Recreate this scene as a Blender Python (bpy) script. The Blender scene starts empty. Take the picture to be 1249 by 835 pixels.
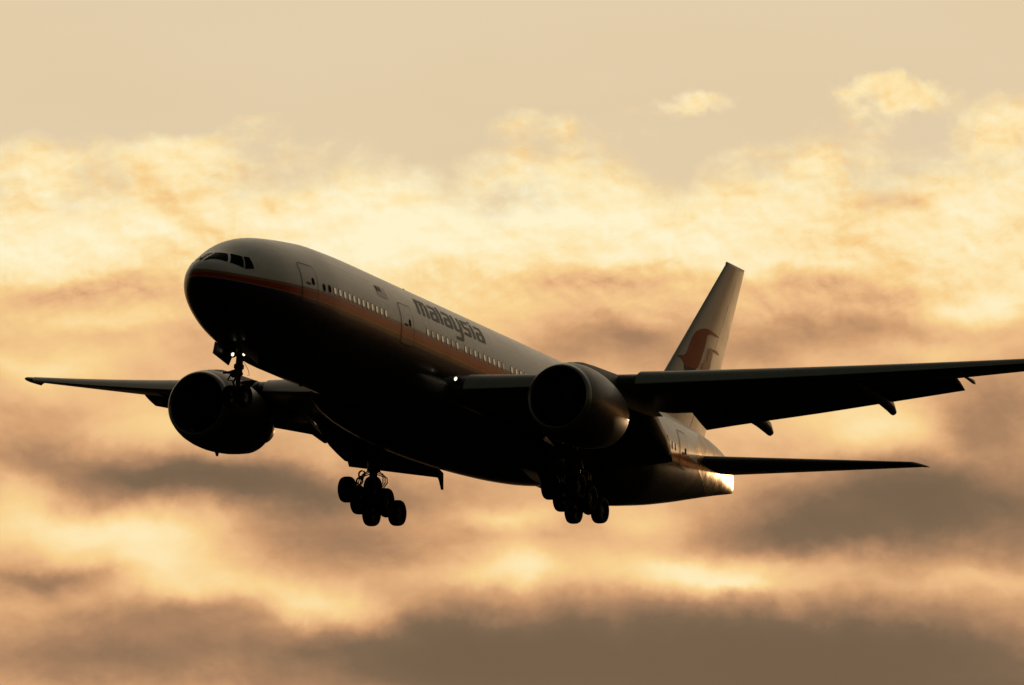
import bpy, bmesh, math, random
import numpy as np
from mathutils import Matrix, Vector
R = math.radians
random.seed(7)
S = bpy.context.scene
COL = S.collection

# ------------------------------------------------------------------ camera
FX = 10472.8                       # focal length in photo pixels (1249 px wide)
cam_d = bpy.data.cameras.new("camera")
cam_d.sensor_width = 36.0
cam_d.lens = 36.0 * FX / 1249.0
cam_d.clip_start = 1.0
cam_d.clip_end = 80000.0
cam = bpy.data.objects.new("camera", cam_d)
COL.objects.link(cam)
S.camera = cam
ELEV = R(8.2)                      # how far the lens is tilted up
CAMPOS = Vector((0, 0, 1.7))
fw = Vector((0, math.cos(ELEV), math.sin(ELEV)))
rt = Vector((1, 0, 0))
up = rt.cross(fw)
cam.matrix_world = Matrix(((rt.x, up.x, -fw.x, CAMPOS.x), (rt.y, up.y, -fw.y, CAMPOS.y),
                           (rt.z, up.z, -fw.z, CAMPOS.z), (0, 0, 0, 1)))

# where the aeroplane is as seen from the camera, measured in the aeroplane's own axes
# (x aft from the nose, y to its right wing, z up)
az, el, roll, DIST, ax, ay = 0.446589, 0.183505, 0.0650, 420.0, 1.86255, 2.38724
d = Vector((-math.cos(el) * math.cos(az), -math.cos(el) * math.sin(az), -math.sin(el)))
af = -d
ar = af.cross(Vector((0, 0, 1))).normalized()
au = ar.cross(af)
ar2 = ar * math.cos(roll) + au * math.sin(roll)
au2 = -ar * math.sin(roll) + au * math.cos(roll)
ac = Vector((31, 0, 0)) + ax * ar2 + ay * au2 + DIST * d
Mw = Matrix(((rt.x, up.x, fw.x), (rt.y, up.y, fw.y), (rt.z, up.z, fw.z)))
Ma = Matrix((ar2, au2, af))        # rows
ROT = Mw @ Ma                      # aeroplane axes -> world
BASE = Vector((31.7, 0, -6.0))     # the Empty stands under the main wheels
PLANE_LOC = CAMPOS + ROT @ (BASE - ac)

# ------------------------------------------------------------------ light and exposure
SUN_AZ = R(23.5)                     # to the right of the view axis (+Y)
SUN_EL = R(5.0)
S.view_settings.view_transform = 'Standard'
S.view_settings.look = 'None'
S.view_settings.exposure = 0.0
S.view_settings.gamma = 1.0
S.view_settings.use_curve_mapping = False

sun_d = bpy.data.lights.new("sun", 'SUN')
sun_d.energy = 0.8
sun_d.angle = R(1.5)
sun_d.color = (1.0, 0.62, 0.30)
sun = bpy.data.objects.new("sun", sun_d)
COL.objects.link(sun)
sdir = Vector((math.sin(SUN_AZ) * math.cos(SUN_EL), math.cos(SUN_AZ) * math.cos(SUN_EL), math.sin(SUN_EL)))
sun.rotation_euler = (-sdir).to_track_quat('-Z', 'Y').to_euler()
sun.location = sdir * 300

# ------------------------------------------------------------------ sky
W = bpy.data.worlds.new("World")
S.world = W
W.use_nodes = True
nt = W.node_tree
nt.nodes.clear()

class E:
    """tiny expression builder for shader nodes"""
    tree = None
    def __init__(s, sock): s.s = sock
    @staticmethod
    def lift(v, node, i):
        if isinstance(v, E): E.tree.links.new(v.s, node.inputs[i])
        else: node.inputs[i].default_value = v
    @staticmethod
    def op(name, a, b=0.0, c=None, clamp=False):
        n = E.tree.nodes.new('ShaderNodeMath'); n.operation = name; n.use_clamp = clamp
        E.lift(a, n, 0); E.lift(b, n, 1)
        if c is not None: E.lift(c, n, 2)
        return E(n.outputs[0])
    def __add__(a, b): return E.op('ADD', a, b)
    __radd__ = __add__
    def __sub__(a, b): return E.op('SUBTRACT', a, b)
    def __rsub__(a, b): return E.op('SUBTRACT', b, a)
    def __mul__(a, b): return E.op('MULTIPLY', a, b)
    __rmul__ = __mul__
    def __truediv__(a, b): return E.op('DIVIDE', a, b)
    def clamp(a): return E.op('ADD', a, 0.0, clamp=True)
def smooth(a, lo, hi):
    n = E.tree.nodes.new('ShaderNodeMapRange'); n.interpolation_type = 'SMOOTHSTEP'
    E.lift(a, n, 0); n.inputs[1].default_value = lo; n.inputs[2].default_value = hi
    return E(n.outputs[0])
def vdot(a, vec):
    n = E.tree.nodes.new('ShaderNodeVectorMath'); n.operation = 'DOT_PRODUCT'
    E.tree.links.new(a, n.inputs[0]); n.inputs[1].default_value = vec
    return E(n.outputs['Value'])
def comb(x, y, z=0.0):
    n = E.tree.nodes.new('ShaderNodeCombineXYZ')
    for i, v in enumerate((x, y, z)): E.lift(v, n, i)
    return n.outputs[0]
def noise(vec, scale, detail=6, rough=0.5, dist=0.0, lac=2.0, dim='3D'):
    n = E.tree.nodes.new('ShaderNodeTexNoise'); n.noise_dimensions = dim
    E.tree.links.new(vec, n.inputs['Vector'])
    n.inputs['Scale'].default_value = scale; n.inputs['Detail'].default_value = detail
    n.inputs['Roughness'].default_value = rough; n.inputs['Distortion'].default_value = dist
    n.inputs['Lacunarity'].default_value = lac
    return n
def ramp(fac, stops, interp='LINEAR'):
    n = E.tree.nodes.new('ShaderNodeValToRGB'); cr = n.color_ramp; cr.interpolation = interp
    while len(cr.elements) < len(stops): cr.elements.new(0.5)
    for e, (p, c) in zip(cr.elements, stops):
        e.position = p; e.color = (*c, 1)
    E.tree.links.new(fac.s, n.inputs[0])
    return n.outputs[0]
def mixc(f, a, b, blend='MIX'):
    n = E.tree.nodes.new('ShaderNodeMix'); n.data_type = 'RGBA'; n.blend_type = blend
    ins = [i for i in n.inputs if i.type == 'RGBA']
    fi = [i for i in n.inputs if i.type == 'VALUE'][0]
    if isinstance(f, E): E.tree.links.new(f.s, fi)
    else: fi.default_value = f
    for v, s in ((a, ins[0]), (b, ins[1])):
        if isinstance(v, tuple): s.default_value = (*v, 1)
        else: E.tree.links.new(v, s)
    return [o for o in n.outputs if o.type == 'RGBA'][0]
def lin(r, g, b):
    f = lambda v: (v / 255 / 12.92) if v / 255 <= 0.04045 else ((v / 255 + 0.055) / 1.055) ** 2.4
    return (f(r), f(g), f(b))

E.tree = nt
tc = nt.nodes.new('ShaderNodeTexCoord').outputs['Generated']
# bearings in the western sky: s to the right, t upwards, in units of the tangent of the angle
AXF, AXR, AXU = tuple(fw), tuple(rt), tuple(up)
den = E.op('MAXIMUM', vdot(tc, AXF), 0.05)
K = FX / 1249.0
su = vdot(tc, AXR) / den * K              # -0.5 .. 0.5 across the sunset bank
tv = vdot(tc, AXU) / den * K
base_vec = comb(su, tv)
def warp(vec, amp, scale, detail=4):
    n = noise(vec, scale, detail, 0.55)
    m = nt.nodes.new('ShaderNodeVectorMath'); m.operation = 'MULTIPLY_ADD'
    nt.links.new(n.outputs['Color'], m.inputs[0])
    m.inputs[1].default_value = (amp, amp * 0.6, 0)
    q = nt.nodes.new('ShaderNodeVectorMath'); q.operation = 'SUBTRACT'
    nt.links.new(vec, q.inputs[0]); q.inputs[1].default_value = (amp * 0.5, amp * 0.3, 0)
    nt.links.new(q.outputs[0], m.inputs[2])
    return m.outputs[0]
wv = warp(warp(base_vec, 0.11, 6.0, 5), 0.035, 20.0, 5)
wv2 = warp(warp(base_vec, 0.06, 14.0, 6), 0.05, 34.0, 5)
sx = nt.nodes.new('ShaderNodeSeparateXYZ'); nt.links.new(wv, sx.inputs[0])
ws, wt = E(sx.outputs[0]), E(sx.outputs[1])
def blob(px, py, rx, ry, amp, wv=wv):
    m = nt.nodes.new('ShaderNodeVectorMath'); m.operation = 'MULTIPLY_ADD'
    cx, cy = (px - 624.5) / 1249, (417.5 - py) / 1249
    kx, ky = 1249 / rx, 1249 / ry
    nt.links.new(wv, m.inputs[0]); m.inputs[1].default_value = (kx, ky, 0)
    m.inputs[2].default_value = (-cx * kx, -cy * ky, 0)
    l = nt.nodes.new('ShaderNodeVectorMath'); l.operation = 'DOT_PRODUCT'
    nt.links.new(m.outputs[0], l.inputs[0]); nt.links.new(m.outputs[0], l.inputs[1])
    return E.op('POWER', 0.3679, E(l.outputs['Value'])) * amp
BLOBS = [
 # bright parts of the bank
 (480, 290, 190, 60, .22), (60, 290, 130, 50, .16), (700, 265, 130, 50, .16), (900, 280, 150, 40, .12), (1180, 225, 110, 60, .12),
 (60, 437, 100, 20, .24), (110, 390, 110, 14, .12), (90, 640, 130, 26, .28), (180, 680, 110, 34, .30),
 (600, 690, 80, 22, .20), (640, 672, 50, 30, .20), (560, 700, 40, 14, .08), (620, 625, 70, 14, .22), (400, 740, 70, 24, .36), (300, 715, 120, 16, .16), (840, 700, 120, 22, .36), (900, 712, 60, 8, .2),
 (770, 640, 80, 30, .16), (1060, 525, 90, 36, .30), (1130, 425, 60, 16, .22), (1190, 368, 60, 22, .30), (330, 590, 40, 20, .04), (560, 390, 80, 40, .10),
 (190, 520, 80, 36, .16), (20, 600, 50, 30, .20), (1200, 700, 80, 16, .14), (1150, 300, 80, 16, .10), (960, 320, 70, 14, .12),
 # grey and tan bellies
 (700, 335, 120, 24, -.26), (1050, 350, 120, 22, -.22), (1060, 405, 110, 26, -.18), (960, 430, 60, 18, -.12), (770, 415, 150, 40, -.26), (90, 343, 150, 16, -.20), (100, 365, 200, 16, -.08),
 (70, 500, 90, 18, -.12), (90, 550, 150, 34, -.20), (280, 592, 210, 30, -.40), (220, 575, 120, 20, -.10), (390, 655, 130, 34, -.22), (1120, 620, 190, 52, -.46), (1220, 500, 90, 60, -.20),
 (850, 790, 430, 56, -.42), (1000, 850, 500, 50, -.26), (1100, 800, 260, 60, -.16), (560, 800, 130, 50, -.20), (150, 800, 260, 40, -.19), (60, 705, 80, 18, -.26), (240, 750, 120, 16, -.10), (960, 655, 110, 28, -.20),
 (700, 640, 50, 26, -.14), (480, 610, 120, 20, -.06),
 # small greyish gaps high in the bank
 (850, 275, 50, 14, -.16), (1095, 243, 50, 10, -.16), (1095, 312, 34, 10, -.20), (540, 320, 40, 18, -.12), (1230, 270, 40, 14, -.12), (680, 190, 60, 14, -.10), (200, 235, 90, 10, -.10),
]
# vertical run of brightness through the bank
L = 0.50 + 0.315 * smooth(wt, -0.02, 0.10) - 0.04 * smooth(wt, -0.15, -0.33)
for b in BLOBS: L = L + blob(b[0], b[1], b[2], b[3], b[4] * (1.22 if b[1] > 480 else 1.0))
# streaks and lumps: long soft rolls low down, finer lit curls in the tops
n1 = noise(comb(ws * 0.55, wt * 1.2, 0.3), 8.0, 6, 0.48, 0.3)
n3 = noise(comb(su * 0.4, tv * 1.6, 5.5), 5.0, 4, 0.5, 0.6)
high = smooth(tv, -0.02, 0.09)
def relief(scale, sx_, sy_, dx, dy, det, zz):
    """noise lit from the upper right: the difference of two shifted samples"""
    a = noise(comb(su * sx_, tv * sy_, zz), scale, det, 0.57, 0.30)
    b_ = noise(comb(su * sx_ + dx * sx_, tv * sy_ + dy * sy_, zz), scale, det, 0.57, 0.30)
    return E(a.outputs['Fac']), E(a.outputs['Fac']) - E(b_.outputs['Fac'])
p1, r1 = relief(13.0, 0.8, 1.35, .010, .013, 9, 2.3)
p2, r2 = relief(34.0, 0.9, 1.3, .004, .006, 8, 8.1)
L = L + (E(n1.outputs['Fac']) - 0.5) * 0.36 * (0.7 + 0.3 * high)
L = L + ((p1 - 0.5) * 0.20 + r1 * 0.52) * (0.35 + 0.65 * high) + ((p2 - 0.5) * 0.08 + r2 * 0.42) * (0.15 + 0.85 * high)
L = E.op('SMOOTH_MAX', L * 0.92 + 0.055, 0.05, 0.30)
cloud = ramp(L.clamp(), [(0.0, lin(112, 91, 70)), (0.14, lin(128, 104, 80)), (0.30, lin(173, 132, 98)), (0.42, lin(210, 160, 114)),
                         (0.54, lin(236, 187, 134)), (0.68, lin(249, 209, 143)), (0.82, lin(254, 229, 173)), (1.0, lin(255, 243, 203))])
# pinkish and greyish drifts of tint
cloud = mixc(smooth(E(n3.outputs['Fac']), .48, .72) * 0.20 * smooth(L, 0.1, 0.5), cloud, mixc(1.0, cloud, (1.0, .90, .86), 'MULTIPLY'))
# clear hazy sky above the bank, its edge in cauliflower tops
e1 = noise(comb(su * 1.0, tv * 1.3, 7.1), 9.0, 9, 0.56, 0.3)
TOPS = [(40, 200, 55, 40, .05), (200, 195, 110, 24, .045), (640, 200, 60, 24, .03), (1080, 108, 66, 32, .135), (1130, 122, 50, 16, .03), (872, 118, 52, 22, .085), (825, 128, 34, 14, .04), (190, 172, 70, 18, .04), (1220, 150, 70, 50, .085), (650, 145, 60, 18, .05), (310, 140, 50, 16, .03), (1000, 190, 110, 20, .03)]
pf = 0.0
for b in TOPS: pf = blob(*b, wv=wv2) + pf
e2 = noise(comb(su, tv * 1.2, 1.1), 40.0, 6, 0.6, 0.5)
edge = tv - pf + (E(e1.outputs['Fac']) - 0.5) * 0.15 + (E(e2.outputs['Fac']) - 0.5) * 0.045
clear = smooth(edge, 0.128, 0.195)
hz = noise(comb(su * 0.5, tv * 2, 4.0), 4.0, 3, 0.5)
haze_c = ramp((0.42 + (E(hz.outputs['Fac']) - 0.5) * 0.5 + tv * 0.45).clamp(),
              [(0.0, lin(214, 192, 155)), (0.5, lin(226, 204, 168)), (1.0, lin(233, 213, 182))])
bank = mixc(clear, cloud, haze_c)
# far from the afterglow the sky is the plain sky model: dusk blue and dim
sky = nt.nodes.new('ShaderNodeTexSky')
sky.sky_type = 'NISHITA'
sky.sun_disc = False
sky.sun_elevation = SUN_EL
sky.sun_rotation = SUN_AZ
sky.altitude = 50
sky.dust_density = 3.0
sky.air_density = 1.2
glow = vdot(tc, (math.sin(R(12)) * math.cos(R(8)), math.cos(R(12)) * math.cos(R(8)), math.sin(R(8))))
near = smooth(glow, 0.35, 0.95)
STR = 0.10
bank10 = mixc(1.0, bank, (1 / STR, 1 / STR, 1 / STR), 'MULTIPLY')
dim = mixc(1.0, sky.outputs[0], (0.38, 0.31, 0.23), 'MULTIPLY')
final = mixc(near, dim, bank10)
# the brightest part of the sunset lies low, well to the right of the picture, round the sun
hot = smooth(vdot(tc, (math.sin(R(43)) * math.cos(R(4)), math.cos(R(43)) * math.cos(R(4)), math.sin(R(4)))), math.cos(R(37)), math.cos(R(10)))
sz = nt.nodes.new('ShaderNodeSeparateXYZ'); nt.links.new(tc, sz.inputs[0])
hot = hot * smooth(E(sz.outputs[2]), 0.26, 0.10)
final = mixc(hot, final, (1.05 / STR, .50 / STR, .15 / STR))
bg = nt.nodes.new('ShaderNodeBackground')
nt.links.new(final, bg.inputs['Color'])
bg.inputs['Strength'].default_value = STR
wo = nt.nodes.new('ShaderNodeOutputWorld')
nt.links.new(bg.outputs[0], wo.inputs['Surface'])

# ------------------------------------------------------------------ helpers
def new_mat(name):
    m = bpy.data.materials.new(name); m.use_nodes = True
    m.node_tree.nodes.clear(); E.tree = m.node_tree
    b = m.node_tree.nodes.new('ShaderNodeBsdfPrincipled')
    o = m.node_tree.nodes.new('ShaderNodeOutputMaterial')
    m.node_tree.links.new(b.outputs[0], o.inputs[0])
    return m, b
def objcoord():
    return E.tree.nodes.new('ShaderNodeTexCoord').outputs['Object']
def bump(b, h, strength, dist=0.02):
    n = E.tree.nodes.new('ShaderNodeBump'); n.inputs['Strength'].default_value = strength
    n.inputs['Distance'].default_value = dist
    E.tree.links.new(h.s, n.inputs['Height']); E.tree.links.new(n.outputs[0], b.inputs['Normal'])
def paint(name, col, rough=0.35, metal=0.0, var=0.12, coat=0.0, scale=1.5, bmp=0.0):
    m, b = new_mat(name)
    v = objcoord()
    n = noise(v, scale, 5, 0.6)
    f = E(n.outputs['Fac'])
    c2 = tuple(x * (1 - var * 2) for x in col)
    E.tree.links.new(mixc(f, c2, col), b.inputs['Base Color'])
    rr = (f - 0.5) * 0.2 + rough
    E.tree.links.new(rr.s, b.inputs['Roughness'])
    b.inputs['Metallic'].default_value = metal
    b.inputs['Coat Weight'].default_value = coat
    b.inputs['Coat Roughness'].default_value = 0.12
    if bmp: bump(b, E(noise(v, scale * 0.6, 2, 0.5).outputs['Fac']), bmp, 0.05)
    return m
def emit_mat(name, col, strength):
    m, b = new_mat(name)
    b.inputs['Base Color'].default_value = (.8, .8, .8, 1)
    b.inputs['Emission Color'].default_value = (*col, 1)
    b.inputs['Emission Strength'].default_value = strength
    return m

def obj(name, verts, faces, mat, parent=None, label=None, smooth_deg=40, mats=None, fmat=None):
    me = bpy.data.meshes.new(name)
    me.from_pydata([tuple(Vector(v) - BASE) for v in verts], [], faces)
    for m in (mats or [mat]): me.materials.append(m)
    if fmat is not None: me.polygons.foreach_set('material_index', fmat)
    bm = bmesh.new(); bm.from_mesh(me)
    bmesh.ops.recalc_face_normals(bm, faces=bm.faces); bm.to_mesh(me); bm.free()
    me.polygons.foreach_set('use_smooth', [True] * len(me.polygons))
    me.set_sharp_from_angle(angle=R(smooth_deg))
    me.update()
    o = bpy.data.objects.new(name, me)
    COL.objects.link(o)
    if parent: o.parent = parent
    if label: o['label'] = label
    return o

class MB:
    """gathers shapes for one mesh"""
    def __init__(s): s.v, s.f, s.m = [], [], []
    def add(s, v, f, m=0):
        k = len(s.v); s.v += [tuple(p) for p in v]; s.f += [tuple(i + k for i in q) for q in f]; s.m += [m] * len(f)
    def loft(s, rings, closed=True, cap0=True, cap1=True, m=0):
        n = len(rings[0]); v = [p for r in rings for p in r]; f = []
        for i in range(len(rings) - 1):
            for j in range(n if closed else n - 1):
                k = (j + 1) % n
                f.append((i * n + j, i * n + k, (i + 1) * n + k, (i + 1) * n + j))
        if cap0: f.append(tuple(range(n)))
        if cap1: f.append(tuple((len(rings) - 1) * n + j for j in range(n)))
        s.add(v, f, m)
    def tube(s, pts, rad, n=12, m=0):
        pts = [Vector(p) for p in pts]
        rads = rad if isinstance(rad, (list, tuple)) else [rad] * len(pts)
        rings = []
        for i, p in enumerate(pts):
            t = (pts[min(i + 1, len(pts) - 1)] - pts[max(i - 1, 0)]).normalized()
            a = t.cross(Vector((0, 1, 0.3))).normalized(); b = t.cross(a)
            rings.append([p + (a * math.cos(2 * math.pi * k / n) + b * math.sin(2 * math.pi * k / n)) * rads[i] for k in range(n)])
        s.loft(rings, m=m)
    def revolve(s, prof, origin, axis, n=40, m=0, cap0=False, cap1=False):
        """prof: list of (distance along axis, radius)"""
        a = Vector(axis).normalized(); h = Vector((0, 0, 1)) if abs(a.z) < .8 else Vector((1, 0, 0))
        p = a.cross(h).normalized(); q = a.cross(p); o = Vector(origin)
        rings = [[o + a * d_ + (p * math.cos(2 * math.pi * k / n) + q * math.sin(2 * math.pi * k / n)) * r_ for k in range(n)] for d_, r_ in prof]
        s.loft(rings, cap0=cap0, cap1=cap1, m=m)
    def box(s, c, size, rot=None, bev=0.0, m=0):
        bm = bmesh.new(); bmesh.ops.create_cube(bm, size=1)
        for v in bm.verts: v.co = Vector((v.co.x * size[0], v.co.y * size[1], v.co.z * size[2]))
        if bev: bmesh.ops.bevel(bm, geom=bm.edges[:], offset=bev, segments=2, affect='EDGES')
        M = rot or Matrix.Identity(3)
        bm.verts.index_update()
        s.add([M @ v.co + Vector(c) for v in bm.verts], [[v.index for v in f.verts] for f in bm.faces], m)
        bm.free()
    def prism(s, pts, off, m=0):
        """polygon pts extruded by vector off"""
        n = len(pts); a = [Vector(p) for p in pts]; b = [p + Vector(off) for p in a]
        s.add(a + b, [tuple(range(n)), tuple(range(2 * n - 1, n - 1, -1))] + [(i, (i + 1) % n, n + (i + 1) % n, n + i) for i in range(n)], m)
    def build(s, name, mat, parent=None, label=None, deg=40, mats=None):
        return obj(name, s.v, s.f, mat, parent, label, deg, mats, s.m if mats else None)

def pchip(x, y):
    x = np.array(x, float); y = np.array(y, float)
    h = np.diff(x); dl = np.diff(y) / h; m = np.zeros(len(x))
    for i in range(1, len(x) - 1):
        if dl[i - 1] * dl[i] > 0:
            w1 = 2 * h[i] + h[i - 1]; w2 = h[i] + 2 * h[i - 1]
            m[i] = (w1 + w2) / (w1 / dl[i - 1] + w2 / dl[i])
    m[0] = dl[0]; m[-1] = dl[-1]
    def f(t):
        t = min(max(float(t), x[0]), x[-1]); i = min(max(int(np.searchsorted(x, t)) - 1, 0), len(h) - 1)
        s = (t - x[i]) / h[i]
        return float((2*s**3-3*s*s+1)*y[i]+(s**3-2*s*s+s)*h[i]*m[i]+(-2*s**3+3*s*s)*y[i+1]+(s**3-s*s)*h[i]*m[i+1])
    return f

# ------------------------------------------------------------------ the ground far below
m_ground, b = new_mat("dusk_grass")
gv = objcoord()
gn = E(noise(gv, 0.02, 8, 0.6).outputs['Fac'])
E.tree.links.new(ramp(gn, [(0.3, (.006, .007, .004)), (0.6, (.012, .012, .007)), (0.8, (.018, .015, .010))]), b.inputs['Base Color'])
b.inputs['Roughness'].default_value = 1.0
b.inputs['Specular IOR Level'].default_value = 0.0
me = bpy.data.meshes.new("ground")
GN = 24; GS = 30000.0
gvv = [((i / GN - .5) * 2 * GS, (j / GN - .5) * 2 * GS, 0) for j in range(GN + 1) for i in range(GN + 1)]
me.from_pydata(gvv, [], [(j*(GN+1)+i, j*(GN+1)+i+1, (j+1)*(GN+1)+i+1, (j+1)*(GN+1)+i) for j in range(GN) for i in range(GN)])
me.materials.append(m_ground)
ground = bpy.data.objects.new("ground", me); COL.objects.link(ground)
ground['kind'] = 'structure'; ground['label'] = 'dark flat field at dusk far below the plane'

# ------------------------------------------------------------------ the aeroplane
PL = bpy.data.objects.new("passenger_jet", None)
COL.objects.link(PL)
PL.empty_display_size = 3
M4 = ROT.to_4x4(); M4.translation = PLANE_LOC
PL.matrix_world = M4
PL['label'] = "white and red twin-engine passenger jet flying in to land with its wheels down"
PL['category'] = "airplane"

# materials -----------------------------------------------------------
# body paint: white crown, red over dark blue cheatline, grey belly
m_body, b = new_mat("body_paint")
oc = objcoord()
sp = E.tree.nodes.new('ShaderNodeSeparateXYZ'); E.tree.links.new(oc, sp.inputs[0])
bx = E(sp.outputs[0]) + BASE.x; by = E(sp.outputs[1]); bz = E(sp.outputs[2]) + BASE.z
lt = E.op('POWER', 2.71828, E.op('POWER', E.op('MAXIMUM', bx - 1.1, 0.0) / 6.8, 2.0) * -1.0)
zt = 0.46 - lt * 0.42                       # upper edge of the stripe
zr = -0.17 - lt * 0.16                      # red / blue
zb = -0.64 + lt * 0.04                      # lower edge of the blue
def step(a, w=0.012): return smooth(a, -w, w)
dn = noise(oc, 0.9, 6, 0.6); dirt = E(dn.outputs['Fac'])
sc = E.tree.nodes.new('ShaderNodeMapping'); sc.inputs['Scale'].default_value = (.25, 2.2, 2.2); E.tree.links.new(oc, sc.inputs[0])
streak = E(noise(sc.outputs[0], 1.6, 5, 0.6).outputs['Fac'])
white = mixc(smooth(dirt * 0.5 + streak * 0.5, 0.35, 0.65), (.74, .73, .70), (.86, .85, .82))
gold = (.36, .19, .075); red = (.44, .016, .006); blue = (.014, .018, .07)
c = mixc(step(zt - bz), white, gold)  # horizon reflection painted in as a gold band above the red
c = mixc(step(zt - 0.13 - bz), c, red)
c = mixc(step(zr + 0.07 - bz), c, gold)  # same painted reflection along the lower edge of the red
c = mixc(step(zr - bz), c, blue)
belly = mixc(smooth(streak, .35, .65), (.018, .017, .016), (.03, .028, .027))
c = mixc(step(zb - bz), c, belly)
# skin seams
fr = E.op('ABSOLUTE', E.op('FRACT', bx / 5.35) - 0.5)
seam = smooth(fr, 0.4972, 0.4995)
lap = smooth(E.op('ABSOLUTE', bz - 1.93), 0.022, 0.006) * step(bz - 1.0)
c = mixc((seam + lap).clamp() * 0.35, c, (.12, .11, .10))
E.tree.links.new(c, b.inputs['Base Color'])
E.tree.links.new((0.34 + (dirt - 0.5) * 0.25).s, b.inputs['Roughness'])
b.inputs['Coat Weight'].default_value = 0.11
b.inputs['Coat Roughness'].default_value = 0.05
b.inputs['Specular IOR Level'].default_value = 0.12
wav = E(noise(oc, 0.7, 2, 0.5).outputs['Fac'])
bump(b, wav * 0.5 - seam * 0.15 + streak * 0.25, 0.10, 0.05)

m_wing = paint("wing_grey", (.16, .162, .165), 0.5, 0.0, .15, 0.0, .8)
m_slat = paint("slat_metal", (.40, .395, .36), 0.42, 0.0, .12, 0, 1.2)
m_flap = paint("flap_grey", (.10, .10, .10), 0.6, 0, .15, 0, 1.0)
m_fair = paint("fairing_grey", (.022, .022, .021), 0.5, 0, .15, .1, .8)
m_metal = paint("polished_metal", (.25, .155, .06), 0.36, 1.0, .40, 0, 1.8, 1.0)
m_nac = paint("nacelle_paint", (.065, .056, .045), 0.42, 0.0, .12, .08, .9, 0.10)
m_pylon = paint("pylon_grey", (.08, .08, .08), 0.5, 0.0, .12, 0, .9)
m_lip = paint("lip_metal", (.34, .33, .31), 0.34, .9, .1, 0, 2)
m_dark = paint("dark_metal", (.014, .013, .012), 0.6, .1, .2, 0, 4)
m_black = paint("inlet_dark", (.02, .02, .02), 0.6, 0, .2, 0, 3)
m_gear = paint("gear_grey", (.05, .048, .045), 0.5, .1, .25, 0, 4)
m_tyre = paint("tyre_rubber", (.008, .008, .007), 0.85, 0, .2, 0, 6)
m_hot = paint("exhaust_metal", (.22, .18, .14), 0.35, 1.0, .2, 0, 2)
m_glass = paint("cockpit_glass", (.006, .006, .007), 0.10, 0, .1, 0, 2)
m_glass.node_tree.nodes["Principled BSDF"].inputs["Specular IOR Level"].default_value = 0.06
m_glass.node_tree.nodes["Principled BSDF"].inputs["IOR"].default_value = 1.08
m_line = paint("dark_line", (.03, .028, .025), 0.7, 0, .1, 0, 5)  # dark colour of door joints, handles and wipers
m_letter = paint("letter_blue", (.05, .047, .048), 0.5, 0, .1, 0, 2)
m_rim = paint("window_rim", (.10, .09, .08), 0.4, .4, .1, 0, 5)
m_pane = emit_mat("warm_cabin_pane", (1.0, .72, .40), 0.20)  # weak emission makes the panes read brighter than the white paint
m_pane2 = emit_mat("warm_cabin_pane_weak", (1.0, .68, .36), 0.09)
m_lamp = emit_mat("lamp_lens", (1.0, .86, .60), 2.2)
m_orange = paint("emblem_red", (.50, .085, .010), 0.55, 0, .18, 0, .9)
m_tan = paint("emblem_gold", (.38, .15, .025), 0.55, 0, .15, 0, .9)
m_navy = paint("emblem_blue", (.02, .025, .075), 0.55, 0, .1, 0, .9)
m_tail = paint("tail_white", (.64, .60, .54), 0.45, 0, .10, .05, .7, 0.05)
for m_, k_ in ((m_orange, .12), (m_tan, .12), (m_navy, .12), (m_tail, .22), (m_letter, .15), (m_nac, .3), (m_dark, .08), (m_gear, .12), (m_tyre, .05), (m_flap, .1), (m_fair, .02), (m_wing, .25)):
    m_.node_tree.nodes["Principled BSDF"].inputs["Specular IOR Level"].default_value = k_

# fuselage ------------------------------------------------------------
X0 = 1.124
SX = [1.124, 1.142, 1.195, 1.391, 1.835, 2.456, 3.077, 3.787, 4.497, 5.562, 6.894, 8.225, 10.0, 14.0, 42, 44, 46, 50, 54, 57, 60, 62, 62.5]
ST = [-.127, .021, .149, .386, .686, .983, 1.29, 1.70, 2.05, 2.39, 2.63, 2.81, 3.0, 3.1, 3.1, 3.1, 3.09, 3.03, 2.9, 2.7, 2.3, 1.8, 1.62]
SB = [-.127, -.273, -.413, -.723, -1.133, -1.538, -1.827, -2.1, -2.327, -2.597, -2.832, -2.988, -3.1, -3.1, -3.1, -3.07, -2.95, -2.3, -1.45, -.72, 0.0, .44, .56]
SW = [0, .122, .247, .527, .938, 1.345, 1.668, 1.979, 2.246, 2.565, 2.828, 2.988, 3.1, 3.1, 3.1, 3.09, 3.03, 2.65, 2.05, 1.5, .85, .30, .13]
SQ = [math.sqrt(v - X0) for v in SX]
_T, _B, _W = pchip(SQ, ST), pchip(SQ, SB), pchip(SQ, SW)
_N = pchip([0, 46, 54, 58, 61, 63], [2, 2, 2.05, 2.5, 3.2, 3.5])
def sect(x):
    q = math.sqrt(max(x - X0, 0)); return _T(q), _B(q), _W(q)
def skin(x, z, off=0.0, side=-1):
    t, b_, w = sect(x); cc = (t + b_) / 2; h = max((t - b_) / 2, 1e-4)
    def yy(x_, z_):
        t2, b2, w2 = sect(x_); c2 = (t2 + b2) / 2; h2 = max((t2 - b2) / 2, 1e-4)
        n_ = _N(x_); return w2 * max(0.0, 1 - abs((z_ - c2) / h2) ** n_) ** (1 / n_)
    y = yy(x, z)
    # outward normal of y = f(x, z)
    e = .02
    fx = (yy(x + e, z) - yy(x - e, z)) / (2 * e); fz = (yy(x, z + e) - yy(x, z - e)) / (2 * e)
    n = Vector((-fx, 1, -fz)).normalized()
    p = Vector((x, y, z)) + n * off
    return Vector((p.x, p.y * side, p.z))
NTH = 96
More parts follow.
